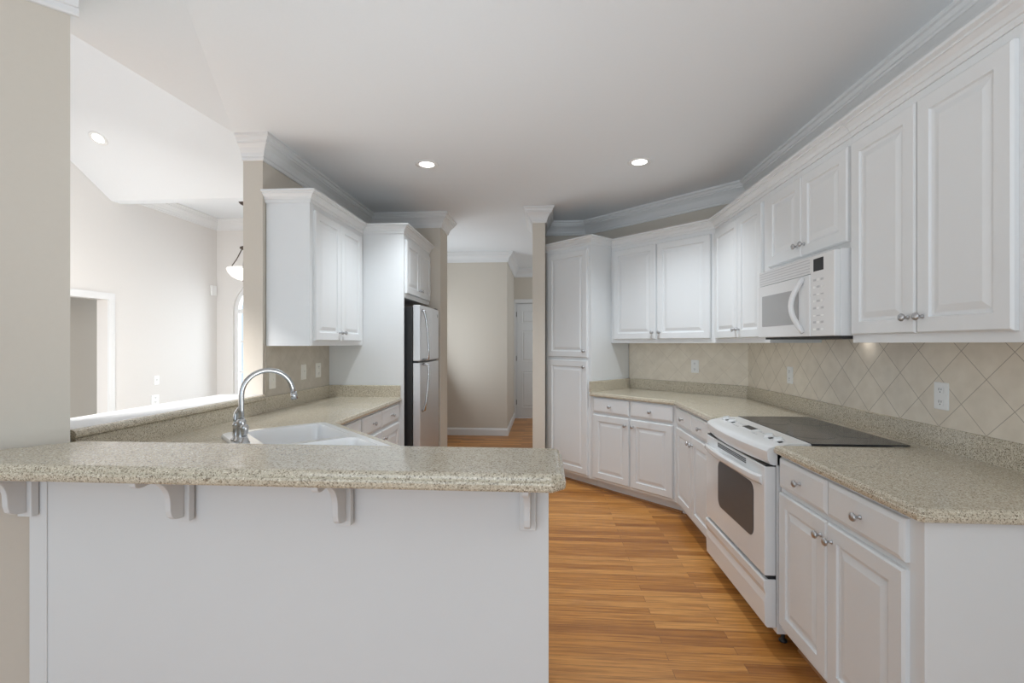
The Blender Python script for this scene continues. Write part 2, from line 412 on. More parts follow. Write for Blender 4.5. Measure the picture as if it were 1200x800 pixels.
b = MB(); pts = arch_out(wr - 0.05, 0.05); b.loft([[(x, 0.03, z) for x, z in pts], [(x, 0.036, z) for x, z in pts]])
b.build('pane', M['glass'], win)
# casing of the living room opening
b = MB()
b.box(WX, 4.60, 0, WX + 0.018, 4.67, 1.90); b.box(WX, 3.23, 0, WX + 0.018, 3.30, 1.90); b.box(WX, 3.30, 1.83, WX + 0.018, 4.60, 1.90)
struct(b.build('trim_1', M['trim']), 'white casing around the living room opening', 'trim')

# crown mouldings
def crown(h): return [(0.0, h - 0.15), (0.010, h - 0.15), (0.014, h - 0.143), (0.014, h - 0.128), (0.020, h - 0.126), (0.024, h - 0.105), (0.038, h - 0.078), (0.058, h - 0.058), (0.064, h - 0.056), (0.064, h - 0.044), (0.072, h - 0.040), (0.078, h - 0.022), (0.089, h - 0.018), (0.089, h), (0.0, h)]
right_path = [(XR, Y1), c0, c1, (0.008, YB), (0.008, 4.66), (-0.118, 4.66), (-0.118, YB + 0.12)]
o = sweep(right_path, crown(H), 1, 'trim_2', M['trim']); struct(o, 'white crown moulding along the right, diagonal and pantry walls', 'trim')
left_path = [(XL2, 2.94), (XL, 2.94), (XL, 4.78), (-1.08, 4.78), (-1.08, 5.12), (XL2 + 0.02, 5.12)]
o = sweep(left_path, crown(H), -1, 'trim_3', M['trim']); struct(o, 'white crown moulding along the left wall and over the refrigerator', 'trim')
o = sweep([(XL2, 6.87), (-0.55, 6.87), (-0.55, 8.47), (1.3, 8.47)], crown(H), -1, 'trim_4', M['trim']); struct(o, 'white crown moulding around the hall walls', 'trim')
o = sweep([(WX, YD + 0.12), (WX, 6.24), (XL2 - 0.1, 6.24)], crown(3.10), -1, 'trim_5', M['trim']); struct(o, 'white crown moulding around the dining bay', 'trim')
cpro = [(o_c, z_c - 0.018) for o_c, z_c in crown(2.55)]
o = sweep([(-2.59, 0.209), (-1.447, 1.352)], cpro, -1, 'trim_6', M['trim']); struct(o, 'crown moulding end at the top of the angled wall by the bar', 'trim')
base = [(0, 0), (0.016, 0), (0.016, 0.085), (0.010, 0.10), (0.004, 0.11), (0, 0.11)]
o = sweep([(XL2, 6.87), (-0.55, 6.87), (-0.55, 8.45)], base, -1, 'baseboard_hall', M['trim']); struct(o, 'white baseboard along the hall wall', 'baseboard')
o = sweep([(-0.118, YB + 0.12), (-0.118, 4.66), (0.008, 4.66)], base, -1, 'baseboard_stub', M['trim'])
struct(o, 'white baseboard around the narrow wall end', 'baseboard')

# far hall door
d = thing('door_1', 'white panelled door at the far end of the hall', 'door', (-0.515, 8.50, 0)); struct(d, 'white panelled door at the far end of the hall', 'door')
b = MB(); b.box(-0.05, -0.05, 0, 0.0, 0.0, 2.17); b.box(0.77, -0.05, 0, 0.82, 0.0, 2.17); b.box(0, -0.05, 2.10, 0.77, 0.0, 2.17)
b.build('door_frame', M['trim'], d, bevel=0.004)
def panel_slab(w, h, th, rects):
    b = MB(); b.box(0, 0, 0, w, th, h)
    for x0, z0, x1, z1 in rects:
        for lp in ((0, 0, 0.0, -0.012),):
            pass
        L = []
        for ins, y in ((0, 0.0), (0.0, -0.006), (0.012, -0.006), (0.022, -0.001), (0.05, -0.007)):
            L.append([(x0 + ins, y, z0 + ins), (x1 - ins, y, z0 + ins), (x1 - ins, y, z1 - ins), (x0 + ins, y, z1 - ins)])
        b.loft(L, cap0=False)
    return b
rects = []
for z0, z1 in ((0.18, 0.86), (1.02, 1.60), (1.72, 1.96)):
    rects += [(0.10, z0, 0.335, z1), (0.435, z0, 0.67, z1)]
panel_slab(0.77, 2.09, 0.035, rects).build('door_leaf', M['white'], d, (0, -0.01, 0.008))
for z in (0.25, 1.05, 1.85):
    b = MB(); b.tube([(0.004, -0.02, z), (0.004, -0.02, z + 0.09)], 0.008, 8); b.build('hinge', M['bronze'], d)

# ------------------------------------------------------------------ cabinets
def door_mb(w, h, frame=0.056):
    """raised-panel slab: x 0..w, z 0..h, back at y=0, front at y=-0.02"""
    b = MB()
    prof = [(0.0, 0.0), (0.0, -0.013), (0.006, -0.020), (frame, -0.020), (frame + 0.004, -0.012), (frame + 0.012, -0.0105), (frame + 0.016, -0.0105), (frame + 0.040, -0.0175)]
    if w < 2 * (frame + 0.05) or h < 2 * (frame + 0.05):
        prof = [(0.0, 0.0), (0.0, -0.012), (0.004, -0.0155), (0.016, -0.020)]
    L = [[(i, y, i), (w - i, y, i), (w - i, y, h - i), (i, y, h - i)] for i, y in prof]
    b.loft(L); return b
KNOB = None
def knob(parent, x, z, y=-0.020):
    global KNOB
    if KNOB is None:
        b = MB(); b.lathe([(0.008, 0), (0.0075, -0.003), (0.005, -0.006), (0.005, -0.014), (0.010, -0.018), (0.0145, -0.022), (0.0150, -0.026), (0.012, -0.030), (0.005, -0.032)], 'y', 18)
        o = b.build('knob', M['nickel'], parent, (x, y, z)); KNOB = o
    else:
        o = KNOB.copy(); C.objects.link(o); o.parent = parent; o.location = (x, y, z)
    o['label'] = 'small round brushed nickel knob'
    return o
def add_door(root, x0, x1, z0, z1, ky=None, kside='r', kz='b', name='door', rz=0):
    w, h = x1 - x0, z1 - z0
    o = door_mb(w, h).build(name, M['white'], root, (x0, 0, z0))
    if name == 'drawer': knob(o, w / 2, h / 2)
    elif kside:
        knob(o, 0.03 if kside == 'l' else w - 0.03, 0.06 if kz == 'b' else h - 0.06)
    return o
def carcass(root, pts, z0, z1, name='carcass'):
    b = MB(); b.prism(pts, z0, z1); return b.build(name, M['white'], root, bevel=0.0015)
def base_body(root, w, d, lft=0.0, rgt=0.0, h=0.876):
    pl = [(0, 0), (w, 0), (w + rgt, d), (-lft, d)]
    carcass(root, pl, 0.10, h)
    b = MB(); b.prism([(-0.3 * lft * 0.4, 0.085), (w + 0.3 * rgt * 0.4, 0.085), (w + rgt * 0.9, d), (-lft * 0.9, d)], 0, 0.10); b.build('toe_kick', M['white'], root)
    b = MB(); b.prism_x([(0.0848, 0), (0.070, 0), (0.071, 0.008), (0.077, 0.014), (0.0848, 0.016)], 0, w); b.build('shoe_moulding', M['shoe'], root)
def base_unit(loc, rz, w, d, cols, label, lft=0.0, rgt=0.0):
    """cols: (x0, x1, knob side)"""
    r = thing('base_cabinet', label, 'cabinet', loc, rz, 'white base cabinets')
    base_body(r, w, d, lft, rgt)
    for x0, x1, ks in cols:
        add_door(r, x0, x1, 0.735, 0.862, name='drawer')
        add_door(r, x0, x1, 0.125, 0.712, kside=ks, kz='t')
    return r
FX = XR - 0.645     # face-frame plane of the right base cabinets
FS = SD - 0.645 / R2 * 1.0  # placeholder for the diagonal, in x+y
FS = SD - 0.610 * math.sqrt(2)
K = -3.965          # x - y of the pantry's right side
DB = XR - FX
# near cabinet, right of the range
base_unit((FX, 2.155, 0), -PI / 2, 0.785, DB, [(0.015, 0.363, 'r'), (0.368, 0.733, 'l')], 'white base cabinet nearest the camera, right of the white range, two drawers over two doors')
# between range and inner corner
yc = FS - FX
wB = yc - 2.955
base_unit((FX, yc, 0), -PI / 2, wB, DB - 0.002, [(0.03, wB / 2 - 0.002, 'r'), (wB / 2 + 0.003, wB - 0.02, 'l')], 'white base cabinet left of the white range, reaching to the angled corner', lft=0.19)
# diagonal
pc = ((FS + K) / 2, (FS - K) / 2)
wD = (FX - pc[0]) * math.sqrt(2)
base_unit((pc[0] + 0.002, pc[1] - 0.002, 0), -PI / 4, wD - 0.004, 0.608, [(0.035, wD / 2 - 0.012, 'r'), (wD / 2 + 0.005, wD - 0.035, 'l')], 'white base cabinet set diagonally beside the tall pantry', rgt=0.245)

# cornice (small crown) running over the right cabinets
ZT = 2.305
corn = [(0, ZT - 0.006), (0.007, ZT - 0.006), (0.010, ZT + 0.004), (0.010, ZT + 0.014), (0.016, ZT + 0.016), (0.022, ZT + 0.030), (0.036, ZT + 0.044), (0.042, ZT + 0.045), (0.042, ZT + 0.053), (0.050, ZT + 0.056), (0.058, ZT + 0.059), (0.058, ZT + 0.070), (0, ZT + 0.070)]
UX = XR - 0.315; US = SD - 0.305 * math.sqrt(2)
uc = ((US + K) / 2, (US - K) / 2)       # where the diagonal uppers meet the pantry's side
yu = US - UX
pl0 = (0.016, FS - 0.016)
rp = [pl0, pc, uc, (UX, yu), (UX, 2.965), (UX, 2.195), (UX, 1.40), (XR - 0.001, 1.40)]

# pantry
wP = (pc[0] - pl0[0]) * math.sqrt(2)
pantry = thing('pantry_cabinet', 'tall white pantry cabinet with stacked doors beside the hall opening', 'cabinet', (pl0[0], pl0[1], 0), -PI / 4)
dP = 0.60
dl = 0.36
carcass(pantry, [(0, 0), (wP, 0), (wP, dP), (wP - 0.28, dP), (0.02, 0.26), (0, 0.02)], 0.10, ZT)
b = MB(); b.prism([(0.06, 0.085), (wP, 0.085), (wP, dP), (wP - 0.25, dP)], 0, 0.10); b.build('toe_kick', M['white'], pantry)
b = MB(); b.prism_x([(0.0848, 0), (0.070, 0), (0.071, 0.008), (0.077, 0.014), (0.0848, 0.016)], 0.03, wP); b.build('shoe_moulding', M['shoe'], pantry)
add_door(pantry, 0.045, wP - 0.035, 1.235, 2.262, kside='r', kz='b')
add_door(pantry, 0.045, wP - 0.035, 0.125, 1.205, kside='r', kz='t')
sweep(rp, corn, -1, 'cornice', M['white'], pantry, 0, 2, clipx=0.0095)

ZU = 1.372
def upper(loc, rz, w, d, z0, cols, label, lft=0.0, rgt=0.0, zd0=None, knobs=True):
    r = thing('upper_cabinet', label, 'cabinet', loc, rz, 'white wall cabinets')
    carcass(r, [(0, 0), (w, 0), (w + rgt, d), (-lft, d)], z0, ZT)
    zd0 = zd0 or z0 + 0.035
    for x0, x1, ks in cols: add_door(r, x0, x1, zd0, 2.262, kside=ks, kz='b')
    return r
wU = (UX - uc[0]) * math.sqrt(2); dU = 0.295
u1 = upper((uc[0] + 0.002, uc[1] - 0.002, 0), -PI / 4, wU - 0.004, dU, ZU, [(0.035, wU / 2 - 0.02, 'r'), (wU / 2 - 0.008, wU - 0.035, 'l')], 'white two-door wall cabinet on the diagonal corner wall beside the pantry', rgt=0.112)
sweep(rp, corn, -1, 'cornice', M['white'], u1, 2, 3)
w2 = yu - 2.965
u2 = upper((UX, yu, 0), -PI / 2, w2, 0.305, ZU, [(0.035, 0.475, 'r'), (0.482, w2 - 0.075, 'l')], 'white two-door wall cabinet left of the microwave', lft=0.112)
sweep(rp, corn, -1, 'cornice', M['white'], u2, 3, 4)
u3 = upper((UX, 2.965, 0), -PI / 2, 0.77, 0.305, 1.802, [(0.012, 0.377, 'r'), (0.384, 0.757, 'l')], 'short white two-door wall cabinet above the microwave', zd0=1.832)
sweep(rp, corn, -1, 'cornice', M['white'], u3, 4, 5)
u4 = upper((UX, 2.195, 0), -PI / 2, 0.795, 0.305, ZU, [(0.015, 0.375, 'r'), (0.382, 0.735, 'l')], 'large white two-door wall cabinet nearest the camera, right of the microwave')
sweep(rp, corn, -1, 'cornice', M['white'], u4, 5, 7)

# left side
LUX = XL + 0.305
GX = -1.195
lp1 = [(XL + 0.001, 2.97), (LUX, 2.97), (LUX, 3.867), (GX, 3.867), (GX, 4.775)]
u5 = upper((LUX, 2.97, 0), PI / 2, 0.895, 0.30, 1.352, [(0.04, 0.43, 'r'), (0.437, 0.825, 'l')], 'white two-door wall cabinet on the left wall above the sink counter')
sweep(lp1, corn, -1, 'cornice', M['white'], u5, 0, 2)
fc = thing('refrigerator_cabinet', 'white cabinet with two small doors above the refrigerator and a full-height side panel', 'cabinet', (GX, 3.89, 0), PI / 2)
carcass(fc, [(0, 0), (0.885, 0), (0.885, 0.653), (0, 0.653)], 1.76, ZT)
b = MB(); b.box(-0.02, -0.004, 0, 0, 0.653, ZT); b.build('side_panel', M['white'], fc, bevel=0.0015)
add_door(fc, 0.03, 0.435, 1.80, 2.262, kside='r', kz='b'); add_door(fc, 0.442, 0.855, 1.80, 2.262, kside='l', kz='b')
sweep(lp1, corn, -1, 'cornice', M['white'], fc, 2, 4)
LFX = -1.235
base_unit((LFX, 3.04, 0), PI / 2, 0.825, 0.61, [(0.01, 0.37, 'r'), (0.377, 0.80, 'l')], 'white base cabinet on the left beside the refrigerator panel')
base_unit((LFX, 2.62, 0), PI / 2, 0.415, 0.61, [(0.02, 0.405, 'r')], 'narrow white base cabinet on the left between the sink corner and the double drawers', lft=0.0)
sk = thing('sink_cabinet', 'white diagonal cabinet front under the corner sink', 'cabinet', (-0.65, 2.03, 0), 3 * PI / 4)
b = MB(); b.box(0.02, 0.02, 0.10, 0.80, 0.04, 0.86); b.build('face_frame', M['white'], sk)
b = MB(); b.box(0.02, 0.08, 0.0, 0.80, 0.10, 0.10); b.build('toe_kick', M['white'], sk)
for x0, x1, ks in ((0.06, 0.405, 'r'), (0.412, 0.76, 'l')):
    o = add_door(sk, x0, x1, 0.125, 0.70, kside=ks, kz='t'); o.location.y = 0.02

# ------------------------------------------------------------------ peninsula, bar, corbels
YP = 1.274
pen = thing('peninsula', 'white painted peninsula panel under the speckled bar top', 'peninsula', (0.0117, YP, 0))
b = MB(); b.prism([(-1.527, 0.004), (0, 0.004), (0, 0.11), (-1.42, 0.11)], 0, 1.026); b.build('panel', M['white'], pen, bevel=0.002)
b = MB(); b.prism([(-1.534, 0.0), (-1.478, 0.0), (-1.478, 0.004), (-1.530, 0.004)], 0, 1.026); b.build('corner_board', M['white'], pen, bevel=0.002)
b = MB(); b.box(-0.64, 0.11, 0, -0.01, 0.70, 0.876); b.build('carcass', M['white'], pen, bevel=0.002)
for x0, x1, ks in ((0.03, 0.31, 'r'), (0.317, 0.60, 'l')):
    o = add_door(pen, -0.05 - x0, -0.05 - x0 + 0.0001 + 0.28, 0.125, 0.862, kside=ks, kz='t')
    o.location = (-0.01 - x0, 0.70, 0.125); o.rotation_euler = (0, 0, PI)

EDGE = lambda z0, z1: [(0.012, z0), (0.004, z0 + 0.003), (0.001, z0 + 0.008), (0.0, z1 - 0.022), (0.002, z1 - 0.017), (0.007, z1 - 0.0155), (0.007, z1 - 0.012), (0.009, z1 - 0.006), (0.014, z1 - 0.002), (0.021, z1)]
bar_pts = [(-1.725, 1.060), (0.020, 1.060), (0.050, 1.090), (0.050, 1.352), (0.036, 1.366), (-1.433, 1.366)]
b = MB(); b.plate(bar_pts, [], 1.026, 1.067, EDGE(1.026, 1.067))
tag(b.build('bar_top', M['stone']), 'long raised speckled beige bar top in the foreground on white corbels', 'counter')

def corbel_mb():
    b = MB()
    # side profile in (out, z) ; out towards the camera (-y)
    prof = [(0.0, 0.0), (0.160, 0.0), (0.160, -0.012), (0.153, -0.020), (0.138, -0.022), (0.122, -0.020)]
    for k in range(0, 9):
        a = math.radians(90 - 90 * k / 8 * 1.0)
        prof.append((0.122 - 0.072 * math.cos(a), -0.092 + 0.072 * math.sin(a)))
    prof += [(0.049, -0.115), (0.044, -0.132), (0.032, -0.142), (0.014, -0.146), (0.0, -0.146)]
    b.loft([[(-0.0085, -o, z) for o, z in prof], [(0.0085, -o, z) for o, z in prof]])
    return b
CORB = None
for x, lab in ((-1.487, 'white scroll corbel under the bar top at its left end against the angled wall'),
               (-1.004, 'white scroll corbel under the bar top, second from the angled wall'),
               (-0.534, 'white scroll corbel under the bar top, third from the angled wall'),
               (-0.023, 'white scroll corbel under the bar top at its right end by the open floor')):
    if CORB is None:
        CORB = thing('corbel', lab, 'bracket', (x - 0.022, YP + 0.004, 1.0255), 0, 'white corbels under the bar')
        b = MB(); b.box(-0.022, -0.022, -0.160, 0.022, -0.0005, 0); b.build('back_plate', M['white'], CORB, bevel=0.002)
        corbel_mb().build('scroll', M['white'], CORB, (0, -0.022, 0), bevel=0.002)
        c = CORB
    else:
        c = copy_tree(CORB); c.location.x = x - 0.022; c['label'] = lab
    if x < -1.4: 
        c.location.y -= 0.006

# ------------------------------------------------------------------ worktops
def splash(name, path, side, parent, z0=CT, z1=1.014, th=0.02):
    return sweep(path, [(0, z0), (th, z0), (th, z1 - 0.004), (th - 0.004, z1), (0, z1)], side, name, M['stone'], parent)
# right worktop (continuous, with the notch for the range)
cf = XR - 0.675
cs = SD - 0.640 * math.sqrt(2)
q0 = ((cs + K) / 2 + 0.001, (cs - K) / 2 - 0.001); q1 = ((SD + K) / 2 + 0.001, (SD - K) / 2 - 0.001)
out = [(cf, 2.162), (cf, 1.357), (cf + 0.012, 1.345), (XR - 0.001, 1.345), (XR - 0.001, c0[1] - 0.001), (q1[0], q1[1] - 0.002), q0, (cf, cs - cf), (cf, 2.952), (1.615, 2.952), (1.615, 2.162)]
b = MB(); b.plate(out, [], 0.8765, CT, [(0.010, 0.8765), (0.002, 0.880), (0.0, 0.888), (0.0, 0.896), (0.003, 0.899), (0.004, 0.906), (0.009, 0.912), (0.014, CT)])
ct = tag(b.build('countertop', M['stone']), 'speckled beige countertop wrapping from the near right end around the range to the pantry', 'counter')
splash('backsplash', [(XR - 0.001, 1.345), (c0[0] - 0.001, c0[1] - 0.0004), (q1[0] - 0.001, q1[1] - 0.001)], 1, ct)
splash('backsplash', [(q1[0] - 0.0165, q1[1] - 0.0165), q0], 1, ct)
# left worktop with the sink cut-out
sc = (-1.108, 2.053); SW, SDp = 0.84, 0.51
def sk2w(x, y): return (sc[0] + (x + y) * R2, sc[1] + (y - x) * R2)
hole = [sk2w(x, y) for x, y in round_rect(-SW / 2 + 0.02, -SDp / 2 + 0.02, SW / 2 - 0.02, SDp / 2 - 0.02, 0.04)]
out = [(XL + 0.001, 1.696), (-1.509, 1.387), (0.0, 1.387), (0.0, 2.035), (-0.625, 2.035), (-1.205, 2.615), (-1.205, 3.867), (XL + 0.001, 3.867)]
b = MB(); b.plate(out, [list(reversed(hole))], 0.8765, CT, [(0.010, 0.8765), (0.002, 0.880), (0.0, 0.888), (0.0, 0.896), (0.003, 0.899), (0.004, 0.906), (0.009, 0.912), (0.014, CT)])
ct2 = tag(b.build('countertop', M['stone']), 'speckled beige sink countertop behind the bar, along the left wall to the refrigerator panel', 'counter')
splash('backsplash', [(XL + 0.001, 1.694), (XL + 0.001, 2.94)], -1, ct2, z1=0.999)
splash('backsplash', [(XL + 0.001, 2.94), (XL + 0.001, 3.848)], -1, ct2)
splash('backsplash', [(XL + 0.001, 3.867), (-1.215, 3.867)], -1, ct2)
# pass-through ledge
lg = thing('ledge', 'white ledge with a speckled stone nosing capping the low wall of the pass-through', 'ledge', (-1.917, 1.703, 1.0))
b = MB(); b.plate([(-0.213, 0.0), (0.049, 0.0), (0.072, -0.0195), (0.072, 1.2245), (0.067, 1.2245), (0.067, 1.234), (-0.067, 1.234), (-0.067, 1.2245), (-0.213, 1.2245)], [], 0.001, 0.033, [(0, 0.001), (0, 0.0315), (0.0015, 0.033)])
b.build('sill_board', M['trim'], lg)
b = MB(); b.prism_x([(0, 0.0), (0.022, 0.0), (0.029, 0.004), (0.031, 0.012), (0.029, 0.022), (0.022, 0.029), (0.010, 0.0325), (0, 0.0325)], -0.02, 1.2245)
o = b.build('nosing', M['stone'], lg, (0.0725, 0, 0)); o.data.transform(Matrix(((0, 1, 0, 0), (1, 0, 0, 0), (0, 0, 1, 0), (0, 0, 0, 1)))); o.data.flip_normals(); o['label'] = 'speckled stone nosing'

# tile backsplashes; local x runs along the wall from left to right as seen from the room
g = 0.2163
# object origin sits on a grout crossing: (y=2.121, z=1.23)
def tiles(name, w0, w1, org, rz, z0, z1, label, m='tile2'):
    b = MB(); b.box(w0, -0.010, z0 - org[2], w1, 0, z1 - org[2])
    return struct(b.build(name, M[m], None, org, (0, 0, rz)), label, 'backsplash')
tiles('trim_7', -(c0[1] - 2.121) + 0.004, 2.121 - 1.345, (XR, 2.121, 1.23), -PI / 2, 1.014, 1.40, 'tan diamond-set tile backsplash on the right wall', 'tile')
wd = (c0[0] - q1[0]) * math.sqrt(2)
tiles('trim_8', 0.004, wd - 0.002, (q1[0] - 0.000, SD - q1[0], 1.23), -PI / 4, 1.014, 1.385, 'tan tile backsplash on the diagonal corner wall')
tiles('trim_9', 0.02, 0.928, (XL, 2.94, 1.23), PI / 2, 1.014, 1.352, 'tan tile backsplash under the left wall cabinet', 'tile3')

# ------------------------------------------------------------------ sink and faucet
sink = thing('sink', 'white double-bowl corner sink set diagonally into the left countertop', 'sink', (sc[0], sc[1], CT), -PI / 4)
b = MB(); hh = [round_rect(-0.375, -0.155, 0.06, 0.215, 0.06), round_rect(0.10, -0.155, 0.375, 0.215, 0.06)]
o_ = round_rect(-SW / 2, -SDp / 2, SW / 2, SDp / 2, 0.05)
b.plate(o_, [list(reversed(h)) for h in hh], 0.001, 0.018, [(0.0, 0.001), (0.0, 0.010), (0.004, 0.016), (0.010, 0.018)])
b.build('rim', M['porcelain'], sink)
for h, dep in zip(hh, (0.19, 0.15)):
    b = MB(); L = []
    for ins, z in ((0.0, 0.015), (0.006, 0.004), (0.012, -dep * 0.6), (0.03, -dep * 0.93), (0.06, -dep)):
        L.append([(x, y, z) for x, y in inset_poly(h, ins)])
    b.loft(L, cap0=False, smooth=True); bw = b.build('bowl', M['porcelain'], sink)
    cx = sum(p[0] for p in h) / len(h); cy = sum(p[1] for p in h) / len(h)
    b = MB(); b.lathe([(0.045, -dep + 0.0005), (0.045, -dep + 0.003), (0.036, -dep + 0.004), (0.030, -dep + 0.002)], o=(cx, cy, 0)); b.build('drain', M['chrome'], bw)

fa = thing('faucet', 'tall gooseneck chrome faucet standing at the back of the corner sink', 'faucet', (-1.355, 1.995, CT + 0.018), PI / 4)   # local x towards the bowls
b = MB(); b.lathe([(0.030, 0), (0.030, 0.006), (0.024, 0.012), (0.019, 0.03), (0.018, 0.07), (0.020, 0.085), (0.017, 0.095), (0.012, 0.10)]); b.build('base', M['chrome'], fa)
b = MB(); rr = 0.108; zc = 0.205
path = [(0, 0, 0.09), (0, 0, 0.14), (0, 0, zc)] + [(rr - rr * math.cos(math.radians(a)), 0, zc + rr * math.sin(math.radians(a))) for a in range(12, 169, 12)]
e = path[-1]; path += [(e[0] + 0.008, 0, e[2] - 0.035)]
b.tube(path, 0.0115, 14); b.build('spout', M['chrome'], fa)
b = MB(); e2 = path[-1]; b.tube([(e2[0] - 0.002, 0, e2[2] + 0.012), (e2[0] + 0.003, 0, e2[2] - 0.022)], [0.0145, 0.0155], 14); b.build('spout_tip', M['chrome'], fa)
hb = MB(); hb.lathe([(0.024, 0), (0.024, 0.006), (0.017, 0.012), (0.015, 0.06), (0.019, 0.07), (0.012, 0.085)], o=(-0.012, 0.035, 0)); h_ = hb.build('handle_base', M['chrome'], fa)
b = MB(); b.tube([(-0.012, 0.035, 0.07), (-0.014, 0.048, 0.098), (-0.010, 0.050, 0.122), (0.0, 0.038, 0.142), (0.008, 0.022, 0.155)], [0.011, 0.012, 0.011, 0.010, 0.008], 10); b.build('lever', M['chrome'], fa)
sp = thing('side_sprayer', 'small chrome side sprayer right of the faucet', 'sprayer', (-1.355 + 0.045, 1.995 - 0.045, CT + 0.018), PI / 4)
b = MB(); b.lathe([(0.022, 0), (0.022, 0.005), (0.014, 0.012), (0.012, 0.03)]); b.build('holder', M['chrome'], sp)
b = MB(); b.lathe([(0.010, 0.028), (0.013, 0.045), (0.017, 0.065), (0.015, 0.078), (0.006, 0.084)]); b.build('spray_head', M['chrome'], sp)

# ------------------------------------------------------------------ range
W = 0.77
rg = thing('range', 'white slide-in electric range with black glass cooktop between the right base cabinets', 'range', (1.045, 2.942, 0), -PI / 2)
b = MB(); b.box(0, 0.0, 0.06, W, 0.565, 0.905); b.build('body', M['enamel'], rg, bevel=0.002)
b = MB(); b.box(-0.012, 0.145, 0.9155, W + 0.012, 0.56, 0.9215); ck = b.build('cooktop', M['glass_black'], rg, bevel=0.0015)
ck['label'] = 'black glass cooktop'
for cx, cy, r in ((0.20, 0.25, 0.082), (0.56, 0.26, 0.108), (0.20, 0.45, 0.10), (0.56, 0.46, 0.075)):
    b = MB(); b.lathe([(r - 0.007, 0), (r - 0.007, 0.0004), (r, 0.0004), (r, 0.0)], n=40, o=(cx, cy, 0.9215), smooth=False)
    b.build('burner_ring', M['burner'], rg)
    b = MB(); b.lathe([(r - 0.008, 0.0), (r - 0.008, 0.0003)], n=40, o=(cx, cy, 0.9215), smooth=False); b.build('burner', M['glass_black'], rg)
NB = 16
def bow(x): return 0.030 * (1 - (2 * x / W - 1) ** 2)
b = MB(); L = []
for i in range(NB + 1):
    x = W * i / NB; f = -0.045 - bow(x)
    L.append([(x, 0.150, 0.9195), (x, 0.06, 0.918), (x, f + 0.03, 0.903), (x, f + 0.010, 0.895), (x, f, 0.882), (x, f + 0.004, 0.845), (x, f + 0.016, 0.824), (x, f + 0.03, 0.820), (x, 0.150, 0.820)])
b.loft(L, smooth=False); cp = b.build('control_panel', M['enamel'], rg)
for p in cp.data.polygons: p.use_smooth = abs(p.normal.x) < 0.5
m_ = cp.modifiers.new('es', 'EDGE_SPLIT'); m_.split_angle = math.radians(35)
def slope_z(y, x):                       # height of the deck at (x, y)
    f = -0.045 - bow(x); t = (y - (f + 0.03)) / (0.06 - (f + 0.03)); return 0.903 + t * 0.015
tilt = 0.13
for x in (0.07, 0.155, 0.60, 0.69):
    y = 0.045; b = MB(); b.lathe([(0.026, -0.004), (0.026, 0.003), (0.021, 0.005), (0.019, 0.011), (0.016, 0.0125)], n=20)
    kb = b.build('control_knob', M['enamel'], rg, (x, y, slope_z(y, x)), (tilt, 0, 0))
    b = MB(); b.box(-0.004, -0.017, 0.0115, 0.004, 0.017, 0.018); b.build('grip', M['enamel'], kb)
    b = MB(); b.box(0.034, -0.012, -0.0035, 0.048, 0.006, 0.0008); b.build('knob_mark', M['black'], rg, (x - 0.01, y - 0.005, slope_z(y, x) + 0.002), (tilt, 0, 0))
b = MB(); b.box(-0.07, -0.024, -0.004, 0.07, 0.024, 0.002); b.build('display_bezel', M['enamel'], rg, (0.375, 0.05, slope_z(0.05, 0.375) + 0.001), (tilt, 0, 0))
b = MB(); b.box(-0.055, -0.018, 0, 0.055, 0.018, 0.0032); b.build('display', M['black'], rg, (0.375, 0.05, slope_z(0.05, 0.375) + 0.001), (tilt, 0, 0))
for k in range(10):
    x = 0.235 + 0.028 * (k % 5) + (0.165 if k % 5 > 2 else 0); y = 0.055 if k < 5 else 0.02
    b = MB(); b.box(-0.008, -0.004, 0, 0.008, 0.004, 0.002); b.build('button', M['greymark'], rg, (x, y, slope_z(y, x)), (tilt, 0, 0))
# oven door
b = MB(); b.box(0.006, -0.052, 0.318, W - 0.006, -0.002, 0.812); od = b.build('oven_door', M['enamel'], rg, bevel=0.005)
b = MB(); pts = round_rect(0.205, 0.445, 0.655, 0.705, 0.045, 6)
b.loft([[(x, -0.0522, z) for x, z in pts], [(x, -0.0545, z) for x, z in pts]]); w_ = b.build('oven_window', M['oven_glass'], od); w_['label'] = 'dark oven window'
b = MB(); L = []
for i in range(NB + 1):
    x = 0.03 + (W - 0.06) * i / NB; s_ = 1 - (2 * i / NB - 1) ** 2; f = -0.052 - 0.012 - 0.05 * s_ ** 0.6; zz = 0.745 + 0.012 * s_
    L.append([(x, f + 0.012, zz + 0.022), (x, f, zz + 0.014), (x, f - 0.001, zz - 0.006), (x, f + 0.010, zz - 0.020), (x, -0.050, zz - 0.024), (x, -0.050, zz + 0.004), (x, f + 0.022, zz + 0.006)])
b.loft(L, smooth=False); hd = b.build('handle', M['enamel'], od)
for p in hd.data.polygons: p.use_smooth = abs(p.normal.x) < 0.5
m_ = hd.modifiers.new('es', 'EDGE_SPLIT'); m_.split_angle = math.radians(50)
for k in range(3):
    z = 0.778 + 0.009 * k
    b = MB(); b.box(0.20, -0.054, z, 0.57, -0.051, z + 0.0045); b.build('vent_slot', M['black'], od)
b = MB(); b.box(0.01, -0.045, 0.811, W - 0.01, -0.0005, 0.8205); b.build('door_gap', M['black'], rg)
